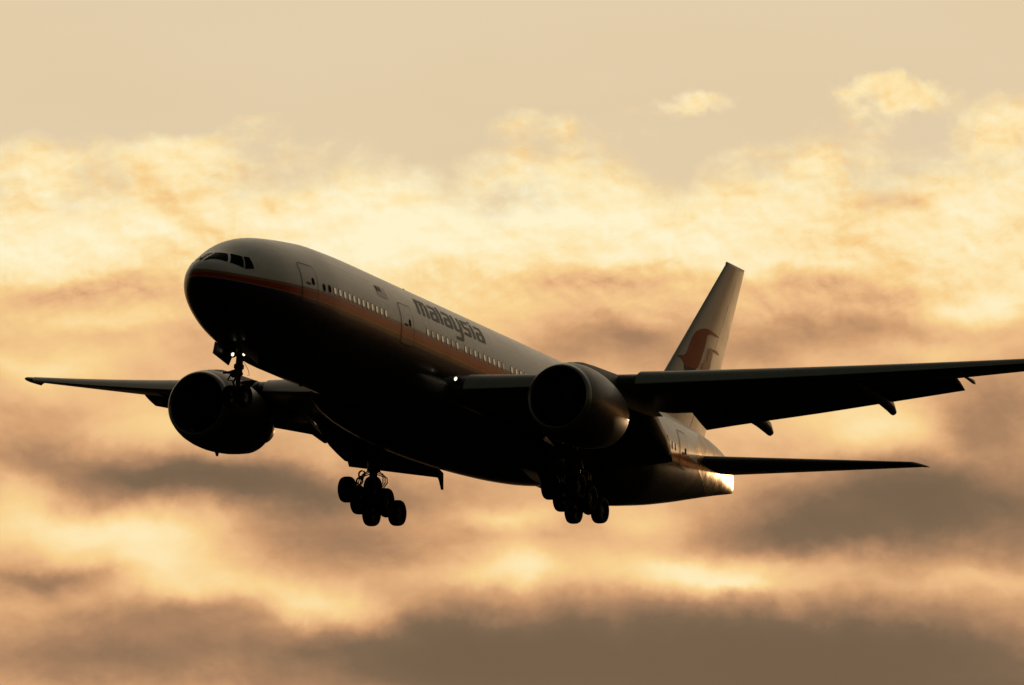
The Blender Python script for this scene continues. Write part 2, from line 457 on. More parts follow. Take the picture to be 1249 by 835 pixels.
def ring(xf):
    r = []
    for k in range(NTH):
        th = 2 * math.pi * k / NTH
        x = xf(th); t, b_, w = sect(x)
        ex = 2 / _N(x); sn, cs = math.sin(th), math.cos(th)
        r.append((x, w * math.copysign(abs(sn) ** ex, sn), (t + b_) / 2 + (t - b_) / 2 * math.copysign(abs(cs) ** ex, cs)))
    return r
def metal_edge(th):
    """where paint ends and bare metal begins, by angle round the body (0 = crown)"""
    a = abs((th + math.pi) % (2 * math.pi) - math.pi) / math.pi       # 0 crown .. 1 keel
    return pchip([0, .18, .33, .45, .55, .68, .85, 1], [57.5, 55.8, 54.0, 52.9, 53.5, 55.6, 57.6, 58.6])(a)
xs = [X0 + .0004] + [X0 + (i / 34.0) ** 2 * (10 - X0) for i in range(1, 35)] + [10 + i * 0.8 for i in range(1, 41)]
rings = [ring(lambda th, x=x: x) for x in xs]
for i in range(1, 19):
    u = i / 18.0
    rings.append(ring(lambda th, u=u: 42 + (metal_edge(th) - 42) * u))
mb = MB(); mb.loft(rings, cap0=True, cap1=False)
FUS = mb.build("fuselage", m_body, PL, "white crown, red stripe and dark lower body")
mb = MB()
mb.loft([ring(lambda th, u=u: metal_edge(th) + (62.5 - metal_edge(th)) * u) for u in [i / 14 for i in range(15)]], cap0=False, cap1=True)
TAILC = mb.build("tail_cone", m_metal, PL, "bare shiny metal tail end glinting gold")
mb = MB()
mb.tube([(62.4, 0, 1.30), (62.62, 0, 1.32)], [.10, .10], 14)
mb.build("exhaust_pipe", m_dark, TAILC)

# belly fairing
mb = MB(); rr = []
for i in range(33):
    u = i / 32; x = 18.2 + u * 22.0
    g = math.sin(math.pi * min(1, max(0, u)) ** 0.8) ** 0.55 if 0 < u < 1 else 0.0
    hw = 2.2 + 1.55 * g; zb_ = -2.95 - 0.95 * g; ztop = -0.75
    r = []
    for k in range(40):
        a = 2 * math.pi * k / 40; cc, ss = math.cos(a), math.sin(a); ex = 2 / 2.6
        r.append((x, hw * math.copysign(abs(ss) ** ex, ss), (ztop + zb_) / 2 + (ztop - zb_) / 2 * math.copysign(abs(cc) ** ex, cc)))
    rr.append(r)
mb.loft(rr)
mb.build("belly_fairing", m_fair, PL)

def patch(mb, poly, off, m=0, side=-1, thick=0.0):
    """fan of a convex polygon (x, z) laid on the body skin"""
    cx = sum(p[0] for p in poly) / len(poly); cz = sum(p[1] for p in poly) / len(poly)
    v = [skin(cx, cz, off, side)] + [skin(p[0], p[1], off, side) for p in poly]
    n = len(poly)
    mb.add(v, [(0, 1 + i, 1 + (i + 1) % n) for i in range(n)], m)
    if thick:
        w = v[1:] + [skin(p[0], p[1], off - thick, side) for p in poly]
        mb.add(w, [(i, (i + 1) % n, n + (i + 1) % n, n + i) for i in range(n)], m)
def grid(mb, quad, nu, nv, off, m=0, side=-1):
    """quad of (x, z) corners subdivided over the skin"""
    a, b_, c_, d_ = [Vector((p[0], p[1], 0)) for p in quad]
    v = []
    for j in range(nv + 1):
        for i in range(nu + 1):
            u, w = i / nu, j / nv
            p = a.lerp(b_, u).lerp(d_.lerp(c_, u), w)
            v.append(skin(p.x, p.y, off, side))
    mb.add(v, [(j*(nu+1)+i, j*(nu+1)+i+1, (j+1)*(nu+1)+i+1, (j+1)*(nu+1)+i) for j in range(nv) for i in range(nu)], m)
def rrect(cx, cz, w, h, r, n=5):
    pts = []
    for (sx_, sz_, a0) in ((1, 1, 0), (-1, 1, 90), (-1, -1, 180), (1, -1, 270)):
        for k in range(n + 1):
            a = R(a0 + 90 * k / n)
            pts.append((cx + sx_ * (w / 2 - r) + r * math.cos(a), cz + sz_ * (h / 2 - r) + r * math.sin(a)))
    return pts
def dense(poly, step_=0.15):
    out = []
    for i in range(len(poly)):
        a, b_ = poly[i], poly[(i + 1) % len(poly)]
        n = max(1, int(math.hypot(b_[0] - a[0], b_[1] - a[1]) / step_))
        out += [(a[0] + (b_[0] - a[0]) * k / n, a[1] + (b_[1] - a[1]) * k / n) for k in range(n)]
    return out
def outline(mb, poly, width, off, m=0, side=-1):
    poly = dense(poly); cx = sum(p[0] for p in poly) / len(poly); cz = sum(p[1] for p in poly) / len(poly)
    inn = []
    for x, z in poly:
        dx, dz = cx - x, cz - z; l = math.hypot(dx, dz)
        inn.append((x + dx / l * width, z + dz / l * width))
    n = len(poly)
    v = [skin(x, z, off, side) for x, z in poly] + [skin(x, z, off, side) for x, z in inn]
    mb.add(v, [(i, (i + 1) % n, n + (i + 1) % n, n + i) for i in range(n)], m)

# cockpit windows (both sides), on the skin
def pane(c4, side):
    """glass pane from four (x, angle from the crown) corners, a little proud of the skin"""
    mb = MB(); v = []; nu, nv = 6, 5
    for j in range(nv + 1):
        for i in range(nu + 1):
            u, w = i / nu, j / nv
            xa, ta = [c4[0][k] * (1 - u) + c4[1][k] * u for k in (0, 1)]
            xb, tb = [c4[3][k] * (1 - u) + c4[2][k] * u for k in (0, 1)]
            x_, th_ = xa * (1 - w) + xb * w, R(ta * (1 - w) + tb * w)
            t, b_, wd = sect(x_)
            p = Vector((x_, wd * math.sin(th_), (t + b_) / 2 + (t - b_) / 2 * math.cos(th_)))
            nrm = Vector((-.45, math.sin(th_), math.cos(th_))).normalized()
            p += nrm * .016
            v.append((p.x, p.y * side, p.z))
    mb.add(v, [(j*(nu+1)+i, j*(nu+1)+i+1, (j+1)*(nu+1)+i+1, (j+1)*(nu+1)+i) for j in range(nv) for i in range(nu)])
    return mb.build("cockpit_window", m_glass, FUS)
for side in (-1, 1):
    pane([(2.66, 2.2), (2.84, 22.7), (2.30, 45.5), (1.52, 6.0)], side)
    pane([(2.94, 25.3), (3.27, 40.3), (2.94, 63.3), (2.40, 48.0)], side)
    pane([(3.33, 41.4), (3.55, 46.1), (3.48, 67.1), (3.00, 64.9)], side)
    mb = MB(); pw = []
    for x_, th_ in ((1.46, 12), (1.72, 14), (2.05, 19)):
        t, b_, wd = sect(x_); a_ = R(th_)
        pw.append(Vector((x_ - .03, side * wd * math.sin(a_), (t + b_) / 2 + (t - b_) / 2 * math.cos(a_) + .035)))
    mb.tube(pw, .011, 6); mb.build("wiper", m_line, FUS)

# doors
def door(cx, z0, z1, w, lbl, win=True):
    poly = rrect(cx, (z0 + z1) / 2, w, z1 - z0, .22)
    mb = MB(); grid(mb, [(cx - w/2 + .08, z0 + .08), (cx + w/2 - .08, z0 + .08), (cx + w/2 - .08, z1 - .08), (cx - w/2 + .08, z1 - .08)], 6, 12, 0.012)
    dr = mb.build("door", m_body, FUS, lbl)
    mb = MB(); outline(mb, poly, .030, .020); mb.build("door_frame", m_line, FUS)
    if win:
        mb = MB(); patch(mb, rrect(cx + .28, .62, .22, .34, .1), .024); mb.build("door_window", m_glass, FUS)
        mb = MB(); patch(mb, rrect(cx - .12, .46, .36, .12, .05), .022); mb.build("door_handle", m_line, FUS)
door(7.08, -.48, 1.40, 1.34, "front cabin door behind the cockpit")
door(17.0, -.52, 1.48, 1.42, "second cabin door below the flag")
door(36.2, -.52, 1.48, 1.42, "cabin door behind the wing")
door(50.6, -.30, 1.62, 1.42, "rear cabin door near the tail")

# cabin windows along the left side
wx = [8.30 + .488 * i for i in range(14)] + [19.24 + .55 * i for i in range(7)] + [23.48 + .536 * i for i in range(9)] + [28.75 + .53 * i for i in range(13)] + [38.2 + .53 * i for i in range(22)]
for i, x in enumerate(wx):
    mb = MB()
    pz = .56
    if i == 0: pz = .52
    patch(mb, rrect(x, pz, .28, .42, .135), .010, 0)
    patch(mb, rrect(x, pz, .19, .32, .095), .018, 1)
    mb.build("cabin_window", m_rim, FUS, mats=[m_rim, m_pane if random.random() < .72 else m_pane2] if i > 1 else [m_rim, m_glass])

# lettering -----------------------------------------------------------
def shear(x, z, z0): return x + (z - z0) * 0.42
def glyph(mb, strokes, x0, z0):
    for (u0, v0, u1, v1) in strokes:
        grid(mb, [(shear(x0 + u0, z0 + v0, z0), z0 + v0), (shear(x0 + u1, z0 + v0, z0), z0 + v0),
                  (shear(x0 + u1, z0 + v1, z0), z0 + v1), (shear(x0 + u0, z0 + v1, z0), z0 + v1)],
             max(1, int((u1 - u0) / .12)), max(1, int((v1 - v0) / .12)), 0.012)
H = .82
G_a = [(.08, H - .15, .86, H), (.63, 0, .90, H - .15), (.08, .37, .63, .50), (0, .10, .26, .40), (.06, 0, .63, .13)]
GL = {
 'm': (1.30, [(0, 0, .27, H), (.27, H - .15, 1.16, H), (.52, 0, .79, H - .15), (1.03, 0, 1.30, H - .12)]),
 'a': (.90, G_a),
 'l': (.27, [(0, 0, .27, H + .10)]),
 'y': (.90, [(0, .06, .27, H), (.06, 0, .63, .15), (.63, -.36, .90, H), (.06, -.44, .84, -.28)]),
 's': (.84, [(.06, H - .15, .84, H), (0, .44, .26, H - .04), (.06, .34, .78, .49), (.58, .06, .84, .44), (0, 0, .76, .15)]),
 'i': (.27, [(0, 0, .27, H - .06), (0, H + .01, .27, H + .13)]),
}
x = 18.66
for ch in "malaysia":
    w, st = GL[ch]
    mb = MB(); glyph(mb, st, x, 1.36)
    mb.build("lettering", m_letter, FUS)
    x += w + .185
# small flag ahead of the name
mb = MB()
for k in range(10):
    z1 = 1.86 - k * .05
    grid(mb, [(14.28, z1 - .05), (15.35, z1 - .05), (15.35, z1), (14.28, z1)], 5, 1, .012, k % 2)
grid(mb, [(14.28, 1.61), (14.85, 1.61), (14.85, 1.86), (14.28, 1.86)], 3, 2, .018, 2)
patch(mb, rrect(14.46, 1.735, .17, .17, .08), .024, 3)
patch(mb, rrect(14.66, 1.735, .13, .13, .06), .024, 3)
m_fred = paint("flag_red", (.20, .03, .03), .4); m_fwht = paint("flag_white", (.45, .43, .40), .4)
mb.build("flag_marking", m_fred, FUS, mats=[m_fred, m_fwht, m_navy, m_tan])

# antennas and probes
def blade(x, z, h, c_, y=0.0, sgn=1):
    mb = MB(); rings_ = []
    for u in (0, .5, 1):
        cc = c_ * (1 - .45 * u); xo = x + .35 * h * u
        rings_.append([(xo + cc * .5 * math.cos(a), y + .035 * math.sin(a) * (1 - .4 * u), z + sgn * h * u) for a in [2 * math.pi * k / 10 for k in range(10)]])
    mb.loft(rings_); mb.build("antenna", m_dark, FUS)
blade(22.4, 3.06, .34, .36)
blade(30.5, 3.06, .30, .40)
blade(12.2, -3.06, .28, .4, 0, -1)
blade(44.2, -3.0, .30, .34, 0, -1)
mb = MB(); mb.tube([skin(1.5, -1.2, .0), skin(1.45, -1.22, .10), skin(1.15, -1.3, .16)], .025, 8); mb.build("pitot_probe", m_dark, FUS)

# wings ---------------------------------------------------------------
def xle(y): return 21.6 + (y - 3.1) * .69
_te = pchip([0, 3.1, 9.6, 16, 30.4], [34.2, 34.6, 35.4, 37.7, 42.55])
def zle(y): return -1.45 + (y - 3.1) * .136 + .78 * (max(0, y - 3.1) / 27.3) ** 2
_tw = pchip([0, 3.1, 10, 20, 30.4], [2.0, 2.0, 0.0, -3.0, -4.5])
_tc = pchip([0, 3.1, 10, 30.4], [.135, .13, .11, .095])
def foil(y, lo=0.0, hi=1.0, n=14, side=1, tscale=1.0):
    """closed section of the wing between two chord fractions"""
    c_ = _te(y) - xle(y); tc_ = _tc(y) * tscale; tw = -R(_tw(y))
    def th(u): return tc_ / .2 * (.2969 * math.sqrt(u) - .126 * u - .3516 * u * u + .2843 * u ** 3 - .1036 * u ** 4)
    us = [lo + (hi - lo) * (1 - math.cos(math.pi * k / n)) / 2 for k in range(n + 1)]
    up_ = [(u, th(u) * .95 + .012 * math.sin(math.pi * u)) for u in us]
    dn_ = [(u, -th(u) * 1.05 + .012 * math.sin(math.pi * u)) for u in us]
    pts = up_[::-1] + (dn_[1:] if lo == 0 else dn_)
    if hi == 1.0: pts = pts[:-1]
    out = []
    for u, w in pts:
        dx, dz = u * c_, w * c_
        out.append((xle(y) + dx * math.cos(tw) - dz * math.sin(tw), y * side, zle(y) + dx * math.sin(tw) + dz * math.cos(tw)))
    return out
def chordpoint(y, u, w=0.0):
    c_ = _te(y) - xle(y); tw = -R(_tw(y)); dx, dz = u * c_, w * c_
    return Vector((xle(y) + dx * math.cos(tw) - dz * math.sin(tw), y, zle(y) + dx * math.sin(tw) + dz * math.cos(tw)))
def lin_sp(a, b_, n): return [a + (b_ - a) * i / (n - 1) for i in range(n)]
def flap_seg(y0, y1, side, u0, cf, zt0, zt1, drop0=0.0, drop1=0.0, aft0=0.0, aft1=0.0, n=6, tk=.13, z0=None):
    """drooped flap: nose at chord fraction u0 (moved by drop/aft metres) or at heights z0, trailing edge at heights zt0..zt1"""
    rings_ = []
    for i in range(n):
        s = i / (n - 1); y = y0 + (y1 - y0) * s
        c_ = (_te(y) - xle(y)) * cf
        p = chordpoint(y, u0); p.z -= drop0 + (drop1 - drop0) * s; p.x += aft0 + (aft1 - aft0) * s
        if z0: p.z = z0[0] + (z0[1] - z0[0]) * s
        a = math.asin(max(-.9, min(.9, (p.z - (zt0 + (zt1 - zt0) * s)) / c_)))
        r = []
        us = [(1 - math.cos(math.pi * k / 10)) / 2 for k in range(11)]
        th = lambda u: tk / .2 * (.2969 * math.sqrt(u) - .126 * u - .3516 * u * u + .2843 * u ** 3 - .1036 * u ** 4)
        for u, w in [(u, th(u)) for u in us[::-1]] + [(u, -th(u) * .6) for u in us[1:-1]]:
            dx, dz = u * c_, w * c_
            r.append((p.x + dx * math.cos(a) + dz * math.sin(a), y * side, p.z - dx * math.sin(a) + dz * math.cos(a)))
        rings_.append(r)
    mb = MB(); mb.loft(rings_); return mb
def slat_seg(y0, y1, side, n=10):
    """deployed slat: a bent shell ahead of the wing nose with a crisp lower lip"""
    prof = [(.135, .052), (.09, .052), (.05, .044), (.02, .030), (.0, .012), (-.014, -.010), (-.022, -.036), (-.018, -.039),
            (-.004, -.014), (.012, .006), (.035, .024), (.07, .036)]
    rings_ = []
    for y in lin_sp(y0, y1, n):
        c_ = _te(y) - xle(y)
        k = 1.0 if y > 10 else .82
        rings_.append([(xle(y) + (u - .022) * c_ * k, y * side, zle(y) + w * c_ * k) for u, w in prof])
    mb = MB(); mb.loft(rings_); return mb
def canoe(y, side, pts, wid):
    """fairing under the wing: pts = list of (x, ztop, zbottom)"""
    rings_ = []
    for i, (x, zt_, zb_) in enumerate(pts):
        s = i / (len(pts) - 1); w = wid * (max(.02, math.sin(math.pi * (0.04 + .94 * s)) ** .6))
        rings_.append([(x, y * side + w / 2 * math.sin(2 * math.pi * k / 16), (zt_ + zb_) / 2 + (zt_ - zb_) / 2 * math.cos(2 * math.pi * k / 16)) for k in range(16)])
    mb = MB(); mb.loft(rings_); return mb

for side in (-1, 1):
    mb = MB()
    spans = [(1.2, 8.7, .70), (8.7, 10.5, .74), (10.5, 22.3, .72), (22.3, 28.6, .74), (28.6, 30.1, 1.0)]
    for (y0, y1, hi) in spans:
        mb.loft([foil(y, 0, hi, 16, side) for y in lin_sp(y0, y1, 7)])
    # rounded, swept tip
    tip = []
    for s in (0, .35, .65, .85, 1.0):
        y = 30.1 + .36 * s; k = 1 - .75 * s * s
        f = foil(30.1, 0, 1, 16, side)
        xe = _te(30.1) + .25 * s; zc = zle(30.1) + .157 * .3 * s
        tip.append([(xe - (xe - p[0] - .25 * s) * (1 - .35 * s * s), y * side, zc + (p[2] - zle(30.1)) * k) for p in f])
    mb.loft(tip)
    # top skin and lower cove over the flaps
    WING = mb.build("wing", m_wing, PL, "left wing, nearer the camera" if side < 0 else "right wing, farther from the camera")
    # upper rear panels (spoilers) reaching back over the flaps
    for (y0, y1, hi) in ((3.3, 8.7, .70), (10.5, 22.2, .72)):
        rr = []
        for y in lin_sp(y0, y1, 6):
            a = foil(y, hi, .84, 4, side, 1.0)
            topp = a[:5]; r = list(topp) + [(p[0], p[1], p[2] - .05) for p in topp[::-1]]
            rr.append(r)
        mb = MB(); mb.loft(rr); mb.build("spoiler", m_wing, WING)
    # flaps
    mb = flap_seg(3.6, 8.82, side, .74, .20, -2.62, -1.75, .10, .10, .10, .10, tk=.16)
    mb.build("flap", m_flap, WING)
    mb = flap_seg(3.6, 8.82, side, .925, .15, -3.46, -2.80, 0, 0, .15, .15, tk=.13, z0=(-2.48, -1.62))
    mb.build("flap", m_flap, WING)
    mb = flap_seg(8.9, 10.35, side, .745, .255, -.44, -.36, 0, 0, .03, .03, tk=.12)
    mb.build("flaperon", m_flap, WING)
    mb = flap_seg(10.45, 22.25, side, .74, .27, -1.22, 1.34, .08, .04, .20, .10, 10, tk=.13)
    mb.build("flap", m_flap, WING)
    mb = flap_seg(22.3, 28.5, side, .745, .255, 2.06, 3.05, 0, 0, .03, .02, tk=.11)
    mb.build("aileron", m_wing, WING)
    # slats
    slat_seg(3.9, 8.5, side, 6).build("slat", m_slat, WING)
    slat_seg(10.7, 29.3, side, 20).build("slat", m_slat, WING)
    # flap track fairings
    for y, wid, pts in ((8.75, .62, [(29.4, -.8, -.85), (30.2, -.7, -1.05), (31.0, -.6, -1.15), (31.9, -.6, -1.45), (32.6, -.7, -1.9), (33.3, -.9, -2.2), (34.2, -1.4, -2.44), (35.0, -1.9, -2.62), (35.25, -2.2, -2.6)]),
                        (12.2, .62, [(31.2, -.15, -.22), (33, -.15, -.36), (35, -.15, -.46), (37, -.2, -.57), (38.2, -.1, -.66), (39.0, -.15, -.78), (39.45, -.50, -.84), (39.5, -.70, -.84)]),
                        (18.7, .54, [(33.5, .8, .70), (35, .85, .52), (36.5, .85, .42), (38, .85, .30), (39.0, .75, .16), (39.45, .40, .08), (39.5, .22, .08)]),
                        (22.35, .16, [(39.0, 1.95, 1.92), (40.0, 2.0, 1.86), (40.6, 2.02, 1.80), (40.9, 1.96, 1.82)])):
        canoe(y, side, pts, wid).build("flap_track_fairing", m_flap, WING)
    mb = MB(); mb.prism([(34.3, 3.55 * side, -2.9), (35.5, 3.55 * side, -3.2), (35.62, 3.55 * side, -4.02), (35.3, 3.55 * side, -3.60)], (0, .14 * side, 0))
    mb.build("flap_hinge_fairing", m_flap, WING)
    # landing light in the wing root
    p = chordpoint(3.75, .0)
    mb = MB(); mb.revolve([(.02, .0), (.03, .06), (.05, .092), (.08, .10)], (21.55, 3.55 * side, -1.25), (1, 0, 0), 16, cap1=True)
    mb.build("landing_light", m_lamp, WING)
    mb = MB(); mb.revolve([(.05, .095), (-.06, .12), (-.06, .16), (.25, .20)], (21.55, 3.55 * side, -1.25), (1, 0, 0), 18, cap1=True); mb.build("lamp_housing", m_dark, WING)

# engines -------------------------------------------------------------
EX, EY, EZ = 20.24, 9.6, -2.47
def engine(side):
    o = Vector((EX, EY * side, EZ)); ax_ = Vector((1, -.02 * side, -.01))
    mb = MB()
    mb.revolve([(.28, 1.66), (.6, 1.76), (1.0, 1.84), (1.6, 1.90), (2.3, 1.91), (3.0, 1.87), (3.8, 1.77), (4.6, 1.62), (5.25, 1.47),
                (5.27, 1.44), (5.0, 1.42), (4.4, 1.44)], o, ax_, 64)
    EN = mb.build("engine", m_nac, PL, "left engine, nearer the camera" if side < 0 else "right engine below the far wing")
    mb = MB()
    mb.revolve([(.28, 1.66), (.14, 1.615), (.05, 1.565), (0, 1.50), (.04, 1.44), (.14, 1.40), (.28, 1.385)], o, ax_, 64)
    mb.build("inlet_lip", m_lip, EN)
    mb = MB()
    mb.revolve([(.28, 1.385), (.7, 1.38), (1.25, 1.40), (1.9, 1.41), (4.4, 1.43)], o, ax_, 48)
    mb.build("inlet_duct", m_black, EN)
    mb = MB()
    a = ax_.normalized(); p_ = a.cross(Vector((0, 0, 1))).normalized(); q_ = a.cross(p_)
    mb.revolve([(1.62, .42), (1.66, 1.40)], o, a, 40)
    for k in range(26):
        t = 2 * math.pi * k / 26; v = []
        for (r_, tw_, cw) in ((.42, .35, .20), (.85, .75, .24), (1.385, 1.1, .26)):
            for sg in (-1, 1):
                dt = sg * cw * math.sin(tw_) / r_ * .6
                dxx = 1.42 + sg * cw * math.cos(tw_) * .6
                v.append(o + a * dxx + (p_ * math.cos(t + dt) + q_ * math.sin(t + dt)) * r_)
        mb.add(v, [(0, 1, 3, 2), (2, 3, 5, 4)])
    mb.build("fan", m_dark, EN)
    mb = MB(); mb.revolve([(.86, .01), (.95, .12), (1.1, .26), (1.3, .38), (1.5, .44)], o, a, 28, cap0=True)
    mb.build("spinner", m_dark, EN)
    mb = MB(); mb.revolve([(4.2, 1.12), (5.2, 1.05), (6.2, .84), (7.0, .62), (7.02, .58), (6.7, .56)], o, a, 40); mb.build("core_cowl", m_hot, EN)
    mb = MB(); mb.revolve([(6.4, .46), (7.0, .40), (7.6, .22), (8.05, .03)], o, a, 28, cap1=True); mb.build("exhaust_plug", m_hot, EN)
    # pylon
    prof = [(.9, 1.76), (1.4, 1.93), (2.1, 2.05), (3.5, 2.14), (5.2, 2.20), (7.0, 2.26), (8.2, 2.1), (9.6, 1.7), (11.6, 1.25),
            (10.4, 1.0), (8.0, .9), (6.4, .95), (5.0, 1.2), (3.0, 1.7), (1.4, 1.74)]
    mb = MB(); n = len(prof); rings_ = []
    for wv_, sc_ in ((-.26, .965), (-.20, 1), (.20, 1), (.26, .965)):
        rings_.append([(EX + px_, EY * side + wv_, EZ + pz_ * sc_) for px_, pz_ in prof])
    mb.loft(rings_); mb.build("pylon", m_pylon, EN)
    # nacelle strake and latch drain
    mb = MB(); s_ = -side
    for sg in (-side,):
        c1 = Vector((EX + 1.4, EY * side + sg * 1.35, EZ + 1.30))
        mb.prism([c1, c1 + Vector((1.5, 0, .0)), c1 + Vector((1.55, sg * .34, .36)), c1 + Vector((1.1, sg * .30, .30))], (0, .02, -.03))
    mb.build("strake", m_nac, EN)
    mb = MB(); mb.prism([(EX + 2.3, EY * side - .03, EZ - 1.90), (EX + 2.7, EY * side - .03, EZ - 1.88), (EX + 2.62, EY * side - .03, EZ - 2.12), (EX + 2.5, EY * side - .03, EZ - 2.12)], (0, .06, 0))
    mb.build("drain_mast", m_dark, EN)
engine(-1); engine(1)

# tail ----------------------------------------------------------------
def finpt(s, u, w, side):
    """s 0 root..1 tip, u chord fraction, w thickness"""
    z = 2.55 + (12.28 - 2.55) * s
    le = 50.55 + (60.1 - 50.55) * s; te = 58.62 + (62.5 - 58.62) * s
    return (le + (te - le) * u, w * (te - le), z)
def th0(u, t): return t / .2 * (.2969 * math.sqrt(u) - .126 * u - .3516 * u * u + .2843 * u ** 3 - .1036 * u ** 4)
def finring(s, lo, hi, n=12):
    us = [lo + (hi - lo) * (1 - math.cos(math.pi * k / n)) / 2 for k in range(n + 1)]
    r = [finpt(s, u, -th0(u, .09), 0) for u in us[::-1]] + [finpt(s, u, th0(u, .09), 0) for u in (us[1:] if lo == 0 else us)]
    return r
mb = MB()
rg = [finring(s, 0, .69) for s in lin_sp(0, 1, 12)]
mb.loft(rg, cap1=False)
def fintop(lo, hi):
    out = []
    for s, kk, dx in ((1, 1, 0), (1.008, .9, .0), (1.014, .6, .03), (1.018, .2, .06)):
        r = []
        for p in finring(1.0, lo, hi):
            r.append((p[0] + dx, p[1] * kk, p[2] + (s - 1) * 9.9))
        out.append(r)
    return out
mb.loft(fintop(0, .69), cap0=False)
FIN = mb.build("tail_fin", m_tail, PL)
mb = MB(); mb.loft([finring(s, .697, 1.0, 8) for s in lin_sp(-.03, .99, 12)]); mb.build("rudder", m_tail, FIN)
mb = MB(); mb.loft([finring(s, .697, 1.0, 8) for s in (.99, 1.0)], cap1=False); mb.loft(fintop(.697, 1.0), cap0=False); mb.build("fin_tip", m_tail, FIN)
mb = MB(); mb.loft([[(47.6 + .8 * 0, -.03, 3.02), (47.6, .03, 3.02), (47.7, .03, 2.9), (47.7, -.03, 2.9)], [(52.0, -.12, 4.1), (52.0, .12, 4.1), (52.3, .2, 2.7), (52.3, -.2, 2.7)]]); mb.build("dorsal_fillet", m_tail, FIN)
# emblem on the left face of the fin
def fin_y(x, z):
    s = (z - 2.55) / (12.28 - 2.55)
    le = 50.55 + 9.55 * s; te = 58.62 + 3.88 * s
    return -th0(min(max((x - le) / (te - le), .001), .999), .09) * (te - le)
def fin_decal(name, poly, mat, off=.012):
    bm = bmesh.new()
    pts = []
    for i in range(len(poly)):      # smooth the outline a little
        pts.append(Vector((poly[i][0], poly[i][1], 0)))
    f = bm.faces.new([bm.verts.new(p) for p in pts])
    bmesh.ops.triangulate(bm, faces=[f])
    for _ in range(2):
        bmesh.ops.subdivide_edges(bm, edges=bm.edges[:], cuts=1, use_grid_fill=True)
    bmesh.ops.triangulate(bm, faces=bm.faces[:])
    bm.verts.index_update()
    v = [(p.co.x, fin_y(p.co.x, p.co.y) - off, p.co.y) for p in bm.verts]
    fs = [[q.index for q in fc.verts] for fc in bm.faces]
    bm.free()
    return obj(name, v, fs, mat, FIN)
def spline(poly, n=4):
    out = []; N = len(poly)
    for i in range(N):
        p0, p1, p2, p3 = [Vector((*poly[(i + k) % N], 0)) for k in (-1, 0, 1, 2)]
        for k in range(n):
            t = k / n
            q = .5 * ((2 * p1) + (-p0 + p2) * t + (2 * p0 - 5 * p1 + 4 * p2 - p3) * t * t + (-p0 + 3 * p1 - 3 * p2 + p3) * t ** 3)
            out.append((q.x, q.y))
    return out
fin_decal("emblem", spline([(54.42, 6.36), (55.24, 6.58), (55.79, 7.29), (56.22, 7.79), (56.77, 8.15), (57.55, 8.37), (58.16, 8.40), (59.1, 8.34), (59.52, 8.24),
           (58.58, 8.24), (58.19, 8.18), (57.85, 8.03), (57.68, 7.58), (57.37, 6.94), (57.04, 6.46), (56.55, 6.02), (55.2, 5.95), (55.0, 6.12), (54.73, 6.28)], 3), m_orange)
fin_decal("emblem", [(55.06, 5.95), (55.2, 5.975), (56.55, 6.03), (56.75, 5.6), (56.6, 5.0), (56.0, 4.4), (55.4, 4.1), (55.2, 4.6), (55.25, 5.3)], m_navy, .014)
fin_decal("emblem", [(58.3, 7.49), (58.81, 7.52), (58.71, 7.2), (58.56, 6.5), (58.25, 6.1), (57.6, 6.0), (57.25, 6.2), (57.38, 6.52), (57.6, 6.62), (57.85, 6.62), (58.04, 6.9), (58.14, 7.25)], m_tan)
fin_decal("emblem", [(58.87, 7.40), (58.87, 7.52), (59.33, 7.54), (59.72, 7.42), (59.74, 7.36), (59.30, 7.42)], m_tan)

# tailplane
for side in (-1, 1):
    rg = []
    def stab(s, lo=0, hi=1, n=12, k=1.0):
        y = 1.0 + 9.45 * s; le = 53.55 + 8.0 * s; te = 60.0 + 3.35 * s; z = .78 + .118 * (y - 1.0)
        c_ = te - le; us = [lo + (hi - lo) * (1 - math.cos(math.pi * q / n)) / 2 for q in range(n + 1)]
        a = R(2.6)
        pts = [(u, th0(u, .10) * k) for u in us[::-1]] + [(u, -th0(u, .10) * k) for u in (us[1:] if lo == 0 else us)]
        return [(le + u * c_ * math.cos(a), y * side, z + w * c_ + u * c_ * math.sin(a)) for u, w in pts]
    mb = MB(); mb.loft([stab(s, 0, .70) for s in lin_sp(0, 1, 10)])
    tip = []
    for s, kk in ((0, 1), (.5, .8), (.85, .45), (1, .1)):
        b0 = stab(1.0, 0, 1.0)
        xe = max(p[0] for p in b0)
        tip.append([(xe + .3 * s - (xe - p[0]) * (1 - .75 * s * s), p[1] + side * .26 * s, p[2] + .04 * s + 0) if True else p for p in [(p[0], p[1], (p[2] - b0[0][2]) * kk + b0[0][2]) for p in b0]])
    mb.loft(tip)
    STB = mb.build("tailplane", m_wing, PL, "left tailplane, nearer the camera" if side < 0 else "right tailplane, behind the body")
    mb = MB(); mb.loft([stab(s, .705, 1.0, 8) for s in lin_sp(.02, .99, 10)]); mb.build("elevator", m_wing, STB)

